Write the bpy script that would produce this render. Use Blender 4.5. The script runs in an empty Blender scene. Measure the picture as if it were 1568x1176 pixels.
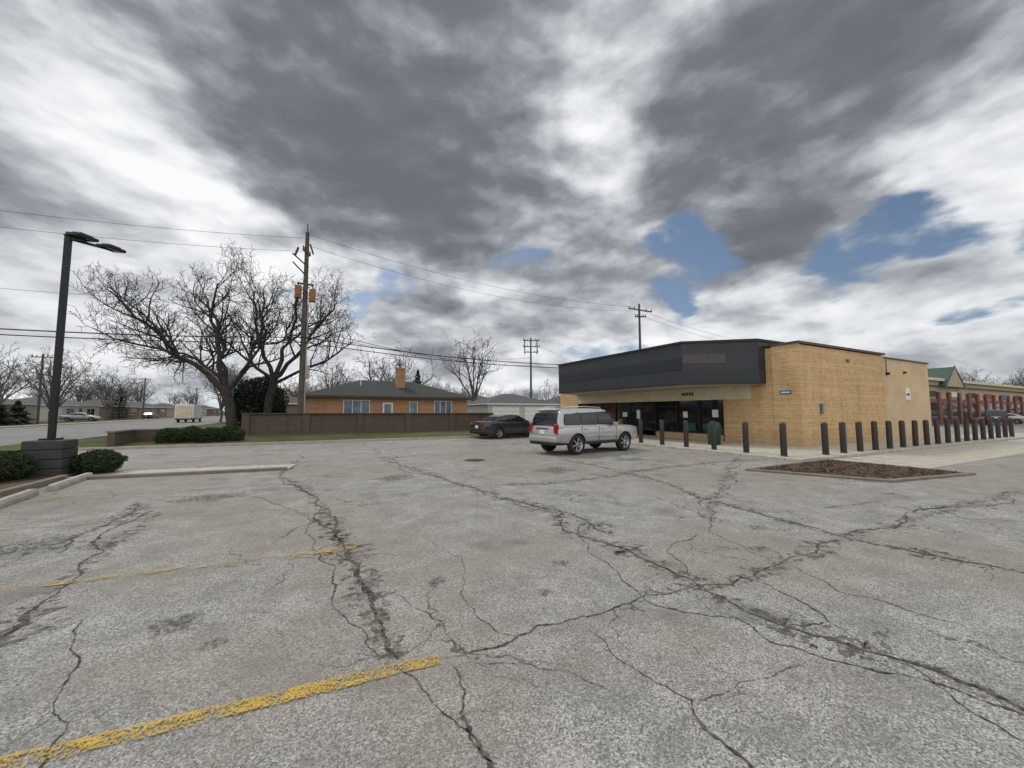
import bpy, bmesh, math, random
from mathutils import Vector, Matrix, noise as mnoise
S=bpy.context.scene
rnd=random.Random(7)
# ---------------------------------------------------------------- helpers
def link(o):
    S.collection.objects.link(o); return o
class NT:
    def __init__(s,tree): s.t=tree; s.n=tree.nodes; s.l=tree.links
    def node(s,typ,**kw):
        nd=s.n.new(typ)
        for k,v in kw.items(): setattr(nd,k,v)
        return nd
    def put(s,inp,v):
        if isinstance(v,bpy.types.NodeSocket): s.l.new(v,inp)
        else: inp.default_value=v
    def math(s,op,a,b=0.0,c=None,clamp=False):
        m=s.node('ShaderNodeMath',operation=op,use_clamp=clamp)
        s.put(m.inputs[0],a); s.put(m.inputs[1],b)
        if c is not None: s.put(m.inputs[2],c)
        return m.outputs[0]
    def vmath(s,op,a,b=None,scale=None):
        m=s.node('ShaderNodeVectorMath',operation=op); s.put(m.inputs[0],a)
        if b is not None: s.put(m.inputs[1],b)
        if scale is not None: m.inputs['Scale'].default_value=scale
        return m.outputs[0]
    def noise(s,vec,scale,detail=4,rough=.55,dist=0,out='Fac'):
        n=s.node('ShaderNodeTexNoise'); s.put(n.inputs['Vector'],vec)
        n.inputs['Scale'].default_value=scale; n.inputs['Detail'].default_value=detail
        n.inputs['Roughness'].default_value=rough; n.inputs['Distortion'].default_value=dist
        return n.outputs[out]
    def mapr(s,v,a,b,c=0.0,d=1.0,smooth=True):
        m=s.node('ShaderNodeMapRange'); m.interpolation_type='SMOOTHSTEP' if smooth else 'LINEAR'
        s.put(m.inputs[0],v)
        for i,x in enumerate((a,b,c,d)): m.inputs[i+1].default_value=x
        return m.outputs[0]
    def mix(s,f,a,b,mode='MIX'):
        m=s.node('ShaderNodeMix',data_type='RGBA',blend_type=mode)
        s.put(m.inputs[0],f); s.put(m.inputs[6],col(a)); s.put(m.inputs[7],col(b))
        return m.outputs[2]
    def ramp(s,v,stops):
        r=s.node('ShaderNodeValToRGB'); e=r.color_ramp.elements
        while len(e)<len(stops): e.new(.5)
        for i,(p,c) in enumerate(stops): e[i].position=p; e[i].color=col(c)
        s.put(r.inputs[0],v); return r.outputs[0]
    def bump(s,h,strength,dist=.01):
        b=s.node('ShaderNodeBump'); s.put(b.inputs['Height'],h)
        b.inputs['Strength'].default_value=strength; b.inputs['Distance'].default_value=dist
        return b.outputs[0]
def col(c):
    if isinstance(c,bpy.types.NodeSocket): return c
    if isinstance(c,(int,float)): return (c,c,c,1)
    return tuple(c) if len(c)==4 else (c[0],c[1],c[2],1)
def newmat(name):
    m=bpy.data.materials.new(name); m.use_nodes=True
    nt=NT(m.node_tree); b=m.node_tree.nodes['Principled BSDF']
    pos=nt.node('ShaderNodeNewGeometry').outputs['Position']
    return m,nt,b,pos
def simple(name,c,rough=.6,metal=0,var=.12,scale=3,bump=0,bscale=40,coat=0,spec=None):
    m,nt,b,pos=newmat(name)
    oc=nt.node('ShaderNodeTexCoord').outputs['Object']
    n=nt.noise(oc,scale,3,.6)
    lo=[x*(1-var) for x in c]; hi=[min(1,x*(1+var)) for x in c]
    nt.put(b.inputs['Base Color'],nt.mix(nt.mapr(n,.3,.7),lo,hi))
    b.inputs['Roughness'].default_value=rough; b.inputs['Metallic'].default_value=metal
    if coat: b.inputs['Coat Weight'].default_value=coat
    if spec is not None: b.inputs['Specular IOR Level'].default_value=spec
    if bump: nt.put(b.inputs['Normal'],nt.bump(nt.noise(oc,bscale,2),bump,.01))
    return m
def brickmat(name,c1,c2,mortar,bw=.21,bh=.075,ms=.008,stain=.25):
    m,nt,b,pos=newmat(name)
    sep=nt.node('ShaderNodeSeparateXYZ'); nt.put(sep.inputs[0],pos)
    cb=nt.node('ShaderNodeCombineXYZ'); nt.put(cb.inputs[0],nt.math('ADD',sep.outputs[0],sep.outputs[1])); nt.put(cb.inputs[1],sep.outputs[2])
    br=nt.node('ShaderNodeTexBrick'); nt.put(br.inputs['Vector'],cb.outputs[0])
    br.inputs['Scale'].default_value=1; br.inputs['Brick Width'].default_value=bw; br.inputs['Row Height'].default_value=bh
    br.inputs['Mortar Size'].default_value=ms; br.inputs['Mortar Smooth'].default_value=.1
    br.inputs['Color1'].default_value=col(c1); br.inputs['Color2'].default_value=col(c2); br.inputs['Mortar'].default_value=col(mortar)
    n=nt.noise(pos,.6,4,.6); n2=nt.noise(pos,5,3,.6)
    c=nt.mix(nt.mapr(n,.3,.75,0,stain),br.outputs['Color'],[x*.6 for x in c1])
    c=nt.mix(nt.mapr(n2,.35,.7,0,.25),c,[min(1,x*1.25) for x in c2])
    mp=nt.node('ShaderNodeMapping'); nt.put(mp.inputs['Vector'],cb.outputs[0]); mp.inputs['Scale'].default_value=(1.6,.16,1)
    c=nt.mix(nt.mapr(nt.noise(mp.outputs[0],1.5,3,.6),.50,.70,0,.35),c,[x*.5 for x in c1])
    # courses that weathered differently: long horizontal bands
    mp2=nt.node('ShaderNodeMapping'); nt.put(mp2.inputs['Vector'],cb.outputs[0]); mp2.inputs['Scale'].default_value=(.12,5,1)
    c=nt.mix(nt.mapr(nt.noise(mp2.outputs[0],1.2,2,.5),.45,.65,0,.22),c,[min(1,x*1.35) for x in c2])
    g=nt.mapr(sep.outputs[2],.1,.9,.35,0.0)
    c=nt.mix(nt.math('MULTIPLY',g,n2),c,(.12,.10,.08))
    nt.put(b.inputs['Base Color'],c); b.inputs['Roughness'].default_value=.85
    nt.put(b.inputs['Normal'],nt.bump(nt.math('SUBTRACT',1,br.outputs['Fac']),.5,.006))
    return m
def mesh(name,verts,faces,mats,fm=None,smooth=False,parent=None):
    me=bpy.data.meshes.new(name); me.from_pydata([tuple(v) for v in verts],[],faces); 
    for m in (mats if isinstance(mats,(list,tuple)) else [mats]): me.materials.append(m)
    if fm:
        for p,i in zip(me.polygons,fm): p.material_index=i
    if smooth:
        for p in me.polygons: p.use_smooth=True
    me.update()
    o=link(bpy.data.objects.new(name,me))
    if parent is not None: adopt(o,parent)
    return o
def adopt(o,parent):
    o.parent=parent
    o.matrix_parent_inverse=Matrix.Identity(4)
    if parent.get('world_children',0): o.matrix_parent_inverse=Matrix.Translation(parent.location).inverted()
def empty(name,loc=(0,0,0),rz=0,world=True):
    e=link(bpy.data.objects.new(name,None)); e.location=loc; e.rotation_euler=(0,0,rz); e.empty_display_size=.3
    e['world_children']=1 if world else 0
    return e
def bev(o,w,seg=2):
    if w>0:
        b=o.modifiers.new('bevel','BEVEL'); b.width=w; b.segments=seg; b.limit_method='ANGLE'
    return o
def box(name,c,s,mat,parent=None,rz=0,bevel=0,ry=0,rx=0):
    hx,hy,hz=s[0]/2,s[1]/2,s[2]/2
    R=Matrix.Rotation(rz,3,'Z')@Matrix.Rotation(ry,3,'Y')@Matrix.Rotation(rx,3,'X'); c=Vector(c)
    V=[R@Vector((x,y,z))+c for x in(-hx,hx) for y in(-hy,hy) for z in(-hz,hz)]
    F=[(0,1,3,2),(4,6,7,5),(0,4,5,1),(2,3,7,6),(0,2,6,4),(1,5,7,3)]
    return bev(mesh(name,V,F,mat,parent=parent),bevel)
def bx(name,x0,x1,y0,y1,z0,z1,mat,parent=None,bevel=0):
    return box(name,((x0+x1)/2,(y0+y1)/2,(z0+z1)/2),(abs(x1-x0),abs(y1-y0),abs(z1-z0)),mat,parent,bevel=bevel)
def prism(name,pts,z0,z1,mat,parent=None,bevel=0):
    n=len(pts); V=[(p[0],p[1],z0) for p in pts]+[(p[0],p[1],z1) for p in pts]
    a=sum(pts[i][0]*pts[(i+1)%n][1]-pts[(i+1)%n][0]*pts[i][1] for i in range(n))
    F=[tuple(range(n))[::-1],tuple(range(n,2*n))]+[(i,(i+1)%n,n+(i+1)%n,n+i) for i in range(n)]
    if a<0: F=[f[::-1] for f in F]
    return bev(mesh(name,V,F,mat,parent=parent),bevel)
def sheet(name,pts,z,mat,parent=None):
    a=sum(pts[i][0]*pts[(i+1)%len(pts)][1]-pts[(i+1)%len(pts)][0]*pts[i][1] for i in range(len(pts)))
    f=tuple(range(len(pts))); f=f if a>0 else f[::-1]
    return mesh(name,[(p[0],p[1],z) for p in pts],[f],mat,parent=parent)
def lathe(name,prof,mat,parent=None,seg=24,center=(0,0,0),axis='Z',mats=None,fm=None):
    V=[];F=[];M=[];n=len(prof)
    for i in range(seg):
        a=2*math.pi*i/seg
        for r,z in prof:
            if axis=='Z': V.append((center[0]+r*math.cos(a),center[1]+r*math.sin(a),center[2]+z))
            else: V.append((center[0]+r*math.cos(a),center[1]+z,center[2]+r*math.sin(a)))
    for i in range(seg):
        j=(i+1)%seg
        for k in range(n-1):
            f=(i*n+k,j*n+k,j*n+k+1,i*n+k+1); F.append(f if axis=='Z' else f[::-1]); M.append(fm[k] if fm else 0)
    return mesh(name,V,F,mats or mat,M,smooth=True,parent=parent)
def tube_into(V,F,pts,rad,k):
    base=len(V); n=len(pts)
    for i,p in enumerate(pts):
        t=(pts[min(i+1,n-1)]-pts[max(i-1,0)])
        if t.length<1e-6: t=Vector((0,0,1))
        t.normalize(); a=t.orthogonal().normalized(); b=t.cross(a)
        if abs(t.z)<.95:
            a=t.cross(Vector((0,0,1))).normalized(); b=t.cross(a)
        for j in range(k):
            q=2*math.pi*j/k
            V.append(p+a*(rad[i]*math.cos(q))+b*(rad[i]*math.sin(q)))
    for i in range(n-1):
        for j in range(k):
            F.append((base+i*k+j,base+i*k+(j+1)%k,base+(i+1)*k+(j+1)%k,base+(i+1)*k+j))
def tube(name,pts,r,mat,parent=None,k=8):
    V=[];F=[]; pts=[Vector(p) for p in pts]
    tube_into(V,F,pts,[r]*len(pts) if not isinstance(r,list) else r,k)
    return mesh(name,V,F,mat,smooth=True,parent=parent)

# ---------------------------------------------------------------- camera
PH=26.8
cam=bpy.data.cameras.new('camera'); co=link(bpy.data.objects.new('camera',cam))
co.location=(0,0,1.65); co.rotation_euler=(math.radians(94.1),0,math.radians(-PH))
cam.lens=13.52; cam.sensor_width=36; cam.clip_end=4000; cam.clip_start=.05
S.camera=co
S.view_settings.view_transform='Standard'; S.view_settings.look='None'; S.view_settings.exposure=0

# ---------------------------------------------------------------- world
def dirv(az,el):
    a=math.radians(az); e=math.radians(el)
    return (math.sin(a)*math.cos(e),math.cos(a)*math.cos(e),math.sin(e))
SUNAZ,SUNEL=-20,52
w=bpy.data.worlds.new('World'); S.world=w; w.use_nodes=True
try:
    w.cycles.sampling_method='MANUAL'; w.cycles.sample_map_resolution=128
except Exception: pass
nt=NT(w.node_tree); nt.n.clear()
out=nt.node('ShaderNodeOutputWorld')
sky=nt.node('ShaderNodeTexSky',sky_type='NISHITA'); sky.sun_disc=False
sky.sun_elevation=math.radians(SUNEL); sky.sun_rotation=math.radians(SUNAZ)
tc=nt.node('ShaderNodeTexCoord'); D=tc.outputs['Generated']
sep=nt.node('ShaderNodeSeparateXYZ'); nt.put(sep.inputs[0],D)
den=nt.math('ADD',nt.math('MAXIMUM',sep.outputs[2],0.0),.22)
cb=nt.node('ShaderNodeCombineXYZ')
nt.put(cb.inputs[0],nt.math('DIVIDE',sep.outputs[0],den)); nt.put(cb.inputs[1],nt.math('DIVIDE',sep.outputs[1],den))
P=cb.outputs[0]
wc=nt.noise(P,1.3,4,.55,0,'Color')
wv=nt.vmath('SCALE',nt.vmath('SUBTRACT',wc,(.5,.5,.5)),None,.55)
DW=nt.vmath('NORMALIZE',nt.vmath('ADD',D,wv))
def blob(az,el,rad,amp,prev,vec):
    d=nt.node('ShaderNodeVectorMath',operation='DOT_PRODUCT'); nt.put(d.inputs[0],vec); d.inputs[1].default_value=dirv(az,el)
    m=nt.mapr(d.outputs['Value'],math.cos(math.radians(rad)),1.0,0,amp)
    return m if prev is None else nt.math('ADD',prev,m)
PW=nt.vmath('ADD',P,nt.vmath('SCALE',wv,None,.4))
# isotropic lumps (direction space, slightly flattened) give the clouds puffy edges
DL=nt.vmath('ADD',nt.vmath('MULTIPLY',D,(1,1,2.1)),nt.vmath('SCALE',wv,None,.18))
nA=nt.noise(PW,1.0,3,.45); nB=nt.noise(PW,2.8,4,.5)
nL=nt.noise(DL,5.2,6,.56); nL2=nt.noise(nt.vmath('ADD',DL,(.012,-.014,.055)),5.2,3,.5)
base=nt.math('ADD',nt.math('MULTIPLY',nA,1.05),nt.math('MULTIPLY',nB,.32))
base=nt.math('ADD',base,nt.math('MULTIPLY',nL,.62))
base=nt.math('ADD',base,nt.math('MULTIPLY',nt.math('SUBTRACT',nL2,nL),-.75))
base=nt.math('SUBTRACT',base,.115)
base=nt.math('ADD',base,nt.mapr(sep.outputs[2],.02,.5,.10,0))
B=None
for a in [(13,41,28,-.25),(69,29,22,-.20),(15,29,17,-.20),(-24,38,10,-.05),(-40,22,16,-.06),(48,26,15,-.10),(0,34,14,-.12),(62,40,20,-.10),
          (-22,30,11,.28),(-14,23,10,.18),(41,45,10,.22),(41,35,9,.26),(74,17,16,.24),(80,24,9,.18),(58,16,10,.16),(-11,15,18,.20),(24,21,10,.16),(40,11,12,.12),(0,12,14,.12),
          (207,40,80,.58),(30,90,22,.2),(-110,40,40,.25),(140,40,40,.25)]:  # out-of-view bright cloud, added behind and above the camera to light the scene
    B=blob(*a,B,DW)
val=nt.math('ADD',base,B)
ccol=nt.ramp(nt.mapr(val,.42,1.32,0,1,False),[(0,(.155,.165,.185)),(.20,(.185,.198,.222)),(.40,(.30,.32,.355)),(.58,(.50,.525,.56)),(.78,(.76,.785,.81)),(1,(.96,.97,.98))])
G=None
for a in [(51.5,20,8,.32),(70,18.5,8,.27),(62,21,6,.16),(24.5,19,6,.20),(6,14,6,.20),(40,11,7,.22),(84,14,9,.24),(57,11,8,.12),(78,12,6,.12),(-28,12,5,.12)]:
    G=blob(*a,G,DW)
nG=nt.math('ADD',nt.math('MULTIPLY',nL2,.5),nt.math('MULTIPLY',nt.noise(nt.vmath('ADD',DL,(3,1,2)),7,5,.6),.5))
gap=nt.mapr(nt.math('ADD',nG,G),.64,.80)
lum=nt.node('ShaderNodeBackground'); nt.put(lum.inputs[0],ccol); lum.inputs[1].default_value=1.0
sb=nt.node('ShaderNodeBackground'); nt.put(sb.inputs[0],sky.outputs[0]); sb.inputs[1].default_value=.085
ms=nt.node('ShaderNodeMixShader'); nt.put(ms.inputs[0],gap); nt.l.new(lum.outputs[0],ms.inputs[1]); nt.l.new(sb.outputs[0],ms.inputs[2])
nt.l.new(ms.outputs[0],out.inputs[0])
sun=bpy.data.lights.new('sun','SUN'); sun.energy=1.5; sun.angle=math.radians(12); sun.color=(1,.96,.9)
so=link(bpy.data.objects.new('sun',sun)); so.rotation_euler=Vector(dirv(SUNAZ,SUNEL)).to_track_quat('Z','Y').to_euler()

# ---------------------------------------------------------------- materials
def asphalt(name,lo,hi,crack=True,tint=(1,.975,.92)):
    m,nt,b,pos=newmat(name)
    v=nt.node('ShaderNodeTexVoronoi'); nt.put(v.inputs['Vector'],pos); v.inputs['Scale'].default_value=115
    sc=nt.node('ShaderNodeSeparateColor'); nt.put(sc.inputs[0],v.outputs['Color'])
    peb=sc.outputs[0]
    mid=nt.noise(pos,2.2,5,.68); big=nt.noise(pos,.24,4,.6,.4); blot=nt.noise(pos,.7,3,.55)
    c=nt.ramp(peb,[(0,[lo*.5*t for t in tint]),(.25,[lo*t for t in tint]),(.75,[hi*t for t in tint]),(1,[min(.8,hi*1.5)*t for t in tint])])
    c=nt.mix(nt.mapr(mid,.35,.72,0,.6),c,[lo*.75*t for t in tint])
    c=nt.mix(nt.mapr(mid,.30,.45,.30,0),c,[hi*1.1*t for t in tint])
    c=nt.mix(nt.mapr(big,.40,.62,0,.55),c,[(lo*.55+hi*.26)*t for t in (1.10,.96,.76)])
    c=nt.mix(nt.mapr(blot,.58,.70,0,.45),c,[lo*.6*t for t in tint])
    if crack:
        wn=nt.noise(pos,1.6,4,.6,0,'Color')
        av=nt.vmath('ADD',pos,nt.vmath('SCALE',wn,None,.9))
        for s,wd,th,ps in ((.55,.007,.46,.35),(1.9,.012,.57,.5)):
            vc=nt.node('ShaderNodeTexVoronoi',feature='DISTANCE_TO_EDGE'); nt.put(vc.inputs['Vector'],av); vc.inputs['Scale'].default_value=s
            ln=nt.mapr(vc.outputs['Distance'],wd*.4,wd,1,0)
            mask=nt.mapr(nt.noise(pos,ps,2,.5),th,th+.08)
            c=nt.mix(nt.math('MULTIPLY',nt.math('MULTIPLY',ln,mask),.7),c,(.05,.047,.042))
    nt.put(b.inputs['Base Color'],c); b.inputs['Roughness'].default_value=.9
    b.inputs['Specular IOR Level'].default_value=.25
    nt.put(b.inputs['Normal'],nt.bump(v.outputs['Distance'],.35,.006))
    return m
M_lot=asphalt('worn_asphalt',.215,.40)
M_street=asphalt('street_asphalt',.25,.38,True,(1,.98,.94))
M_road=asphalt('road_asphalt',.20,.30,False,(1,1,1))
def concrete(name,c,joint=1.5):
    m,nt,b,pos=newmat(name)
    n=nt.noise(pos,3,5,.65); n2=nt.noise(pos,60,2,.6)
    cc=nt.mix(nt.mapr(n,.3,.7),[x*.78 for x in c],[x*1.1 for x in c])
    cc=nt.mix(nt.mapr(n2,.4,.75,0,.3),cc,[x*.5 for x in c])
    if joint:
        br=nt.node('ShaderNodeTexBrick'); nt.put(br.inputs['Vector'],pos); br.offset=0
        br.inputs['Scale'].default_value=1; br.inputs['Brick Width'].default_value=joint; br.inputs['Row Height'].default_value=joint; br.inputs['Mortar Size'].default_value=.012
        cc=nt.mix(nt.math('MULTIPLY',br.outputs['Fac'],.7),cc,(.08,.075,.07))
    nt.put(b.inputs['Base Color'],cc); b.inputs['Roughness'].default_value=.88
    nt.put(b.inputs['Normal'],nt.bump(n2,.3,.005))
    return m
M_conc=concrete('concrete_walk',(.47,.44,.37)); M_kerb=concrete('kerb_concrete',(.42,.39,.33),0)
M_dirtykerb=concrete('dirty_kerb',(.22,.19,.155),0); M_block=concrete('rough_block',(.065,.064,.066),0)
def grass(name,a,b2,c3):
    m,nt,b,pos=newmat(name)
    n=nt.noise(pos,.5,4,.6); n2=nt.noise(pos,9,4,.7); n3=nt.noise(pos,90,2,.6)
    c=nt.mix(nt.mapr(n,.35,.65),a,b2); c=nt.mix(nt.mapr(n2,.42,.65,0,.8),c,c3)
    c=nt.mix(nt.mapr(n3,.4,.7,0,.5),c,[x*.4 for x in a])
    nt.put(b.inputs['Base Color'],c); b.inputs['Roughness'].default_value=.95; b.inputs['Specular IOR Level'].default_value=.1
    nt.put(b.inputs['Normal'],nt.bump(n2,.8,.04)); return m
M_grass=grass('spring_grass',(.075,.10,.035),(.12,.135,.055),(.16,.14,.085))
M_mulch=grass('mulch',(.075,.052,.038),(.11,.08,.058),(.18,.13,.095))
M_buff=brickmat('buff_brick',(.60,.375,.165),(.72,.49,.25),(.38,.28,.17),.30,.07,.010,.28)
M_buff2=simple('painted_block',(.62,.46,.27),.8,0,.10,.8,.2,6)
M_orange=brickmat('orange_brick',(.40,.20,.095),(.50,.28,.14),(.30,.23,.17))
M_brown=brickmat('brown_brick',(.085,.055,.040),(.125,.082,.060),(.12,.10,.085),.21,.075,.01)
M_red=brickmat('red_brick',(.20,.075,.05),(.26,.10,.07),(.20,.16,.14))
M_char=simple('charcoal_fascia',(.034,.036,.042),.5,0,.14,1.5)
M_char2=simple('charcoal_stripe',(.020,.027,.031),.45,0,.1,2)
M_chartop=simple('dark_coping',(.022,.020,.020),.5,0,.1)
M_ghost=simple('covered_sign',(.085,.072,.066),.6,0,.15,4)
M_brownmetal=simple('brown_coping',(.07,.048,.036),.5,0,.15)
M_beige=simple('beige_band',(.66,.58,.43),.8,0,.1,2,.1)
M_soffit=simple('soffit',(.45,.39,.29),.8,0,.1,2)
M_white=simple('white_paint',(.78,.78,.76),.5,0,.05)
M_dark=simple('dark_metal',(.018,.018,.020),.42,.3,.2)
M_bollard=simple('bollard_bronze',(.028,.022,.019),.42,.1,.2,6)
M_glass=simple('dark_glass',(.012,.016,.018),.04,0,.3,1,spec=.8)
M_lglass=simple('blind_glass',(.14,.20,.25),.12,0,.35,2)
M_green=simple('green_plastic',(.015,.075,.055),.45)
M_blue=simple('blue_sign',(.05,.16,.40),.5)
M_redp=simple('red_paint',(.30,.03,.03),.4)
M_yel=simple('poster_yellow',(.5,.4,.08),.5)
M_shingle=simple('shingle_dark',(.034,.039,.036),.9,0,.3,8,.6,30)
M_shingle2=simple('shingle_brown',(.085,.068,.058),.9,0,.3,8,.6,30)
M_shingle3=simple('shingle_grey',(.085,.088,.095),.9,0,.3,8,.6,30)
M_greenroof=simple('green_metal_roof',(.045,.09,.07),.5,0,.15)
M_farwall=[simple('far_brick',(.26,.19,.15)),simple('far_siding',(.50,.50,.48)),simple('far_tan',(.40,.34,.26)),simple('far_red',(.20,.13,.11))]  # distance haze put into these muted wall colours
M_wood=simple('pole_wood',(.10,.085,.072),.85,0,.3,4,.4,30)
M_rust=simple('rust_box',(.30,.11,.045),.7,0,.3,6)
M_wire=simple('wire_black',(.015,.015,.017),.6)
M_bark=simple('bark',(.048,.039,.034),.95,0,.35,5,.5,30)
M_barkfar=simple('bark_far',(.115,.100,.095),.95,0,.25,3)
def leafmat(name,a,b2):
    m,nt,b,pos=newmat(name); n=nt.noise(pos,6,3,.6); n2=nt.noise(pos,40,2)
    c=nt.mix(nt.mapr(n,.35,.65),a,b2); c=nt.mix(nt.mapr(n2,.4,.7,0,.5),c,[x*1.7 for x in b2])
    nt.put(b.inputs['Base Color'],c); b.inputs['Roughness'].default_value=.7; b.inputs['Specular IOR Level'].default_value=.2; return m
M_yew=leafmat('yew_leaf',(.020,.032,.012),(.038,.055,.020)); M_spruce=leafmat('spruce_needle',(.016,.024,.014),(.030,.040,.022))

# ---------------------------------------------------------------- ground
sheet('ground',[(-1500,-1500),(1500,-1500),(1500,1500),(-1500,1500)],0,M_grass)
sheet('parking_lot',[(-5.3,-60),(60,-60),(60,7),(60,40),(17,40),(17,22.8),(-12.2,22.8),(-12.2,13.2),(-5.3,13.2)],.008,M_lot)
sheet('mall_lot',[(60.01,-60),(120,-60),(120,19),(60.01,19)],.008,M_road)
sheet('side_street',[(-12.2,14.6),(6,14.6),(7.5,22.8),(-12.2,22.8)],.012,M_street)
sheet('main_road',[(-27.6,-200),(-12.2,-200),(-12.2,400),(-27.6,400)],.016,M_road)
bx('road_kerb',-28.0,-27.6,-200,400,-.02,.12,M_kerb)
bx('road_kerb',-12.2,-12.0,23.6,400,-.02,.12,M_kerb)
bx('road_kerb',-12.2,-12.0,-200,12,-.02,.12,M_kerb)
sheet('far_sidewalk',[(-31.5,-200),(-30,-200),(-30,400),(-31.5,400)],.02,M_conc)
sheet('corner_sidewalk',[(-10.8,-100),(-9.4,-100),(-9.4,13.0),(-10.8,13.0)],.02,M_conc)
bx('verge_kerb',-9,13.5,22.65,22.8,-.02,.13,M_kerb,bevel=.02)
V=[];F=[];nx=90
for i in range(nx+1):
    for j in range(6):
        V.append((-12+i*28/nx,22.8+j*.9,.10+.05*mnoise.noise(Vector((i*.7,j*.8,0)))+.16*j/5))
for i in range(nx):
    for j in range(5): F.append((i*6+j,(i+1)*6+j,(i+1)*6+j+1,i*6+j+1))
mesh('grass_verge',V,F,M_grass,smooth=True)
prism('store_sidewalk',[(14.0,7.0),(45,7.0),(45,9.32),(18.82,9.32),(18.82,28),(14.0,28)],-.02,.11,M_conc,bevel=.015)
sheet('driveway_apron',[(15.6,4.6),(60,4.4),(60,6.9),(15.6,6.98)],.014,M_conc)
# mulch island
isl=[(10.66,6.75),(15.3,6.9),(15.3,3.6),(11.9,4.1)]
e=empty('mulch_island',(13,5.3,0))
def inset(pts,d):
    cx=sum(p[0] for p in pts)/len(pts); cy=sum(p[1] for p in pts)/len(pts)
    o=[]
    for x,y in pts:
        L=math.hypot(x-cx,y-cy); o.append((x-(x-cx)/L*d,y-(y-cy)/L*d))
    return o
ins=inset(isl,.2)
for i in range(4):
    a,b2,c,d=isl[i],isl[(i+1)%4],ins[(i+1)%4],ins[i]
    prism('island_kerb_%d'%(i+1),[a,b2,c,d],-.02,.07,M_dirtykerb,e,bevel=.02)
V=[];F=[];N=40
for i in range(N+1):
    for j in range(N+1):
        s,t=i/N,j/N
        x=(ins[0][0]*(1-s)+ins[1][0]*s)*(1-t)+(ins[3][0]*(1-s)+ins[2][0]*s)*t
        y=(ins[0][1]*(1-s)+ins[1][1]*s)*(1-t)+(ins[3][1]*(1-s)+ins[2][1]*s)*t
        z=.05+.10*math.sin(math.pi*s)*math.sin(math.pi*t)+.05*mnoise.noise(Vector((x*3,y*3,0)))+.03*mnoise.noise(Vector((x*9,y*9,0)))
        V.append((x,y,z))
for i in range(N):
    for j in range(N): F.append((i*(N+1)+j,i*(N+1)+j+1,(i+1)*(N+1)+j+1,(i+1)*(N+1)+j)[::-1])
mesh('mulch',V,F,M_mulch,smooth=True,parent=e)
V=[];F=[];r=random.Random(8)
for i in range(1500):
    s,t=r.random(),r.random()
    x=(ins[0][0]*(1-s)+ins[1][0]*s)*(1-t)+(ins[3][0]*(1-s)+ins[2][0]*s)*t; y=(ins[0][1]*(1-s)+ins[1][1]*s)*(1-t)+(ins[3][1]*(1-s)+ins[2][1]*s)*t
    z=.07+.10*math.sin(math.pi*s)*math.sin(math.pi*t); a=r.uniform(0,6.28); l=r.uniform(.02,.07); q=len(V)
    d=Vector((math.cos(a),math.sin(a),r.uniform(-.3,.6)))*l; n=Vector((-math.sin(a),math.cos(a),.2))*.012; p=Vector((x,y,z))
    V+=[p-d-n,p+d-n,p+d+n,p-d+n]; F.append((q,q+1,q+2,q+3))
mesh('mulch_chips',V,F,M_mulch,parent=e)

# ---- cracks
def mkcrack(V,F,pts,w0,w1,r,z=.0125,rough=.10):
    P=[Vector((p[0],p[1])) for p in pts]
    for it in range(6):
        Q=[P[0]]
        for a,b in zip(P,P[1:]):
            L=(b-a).length
            if L>.03:
                n=Vector((-(b-a).y,(b-a).x))
                Q.append((a+b)/2+n*r.uniform(-rough,rough)*1.15)
            Q.append(b)
        P=Q
    n=len(P); base=len(V)
    for i,p in enumerate(P):
        t=(P[min(i+1,n-1)]-P[max(i-1,0)]).normalized(); nn=Vector((-t.y,t.x))
        s=i/(n-1); w=(w0*(1-s)+w1*s)*r.uniform(.25,1.25)*(.40+.85*abs(mnoise.noise(Vector((p.x*1.3,p.y*1.3,0))))*2)*min(1,(1-abs(2*s-1))*6+.25)
        V.append((p.x+nn.x*w/2,p.y+nn.y*w/2,z)); V.append((p.x-nn.x*w/2,p.y-nn.y*w/2,z))
    for i in range(n-1): F.append((base+2*i,base+2*i+1,base+2*i+3,base+2*i+2))
    return P
def cr(s): return [tuple(map(float,a.split(','))) for a in s.split()]
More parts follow.
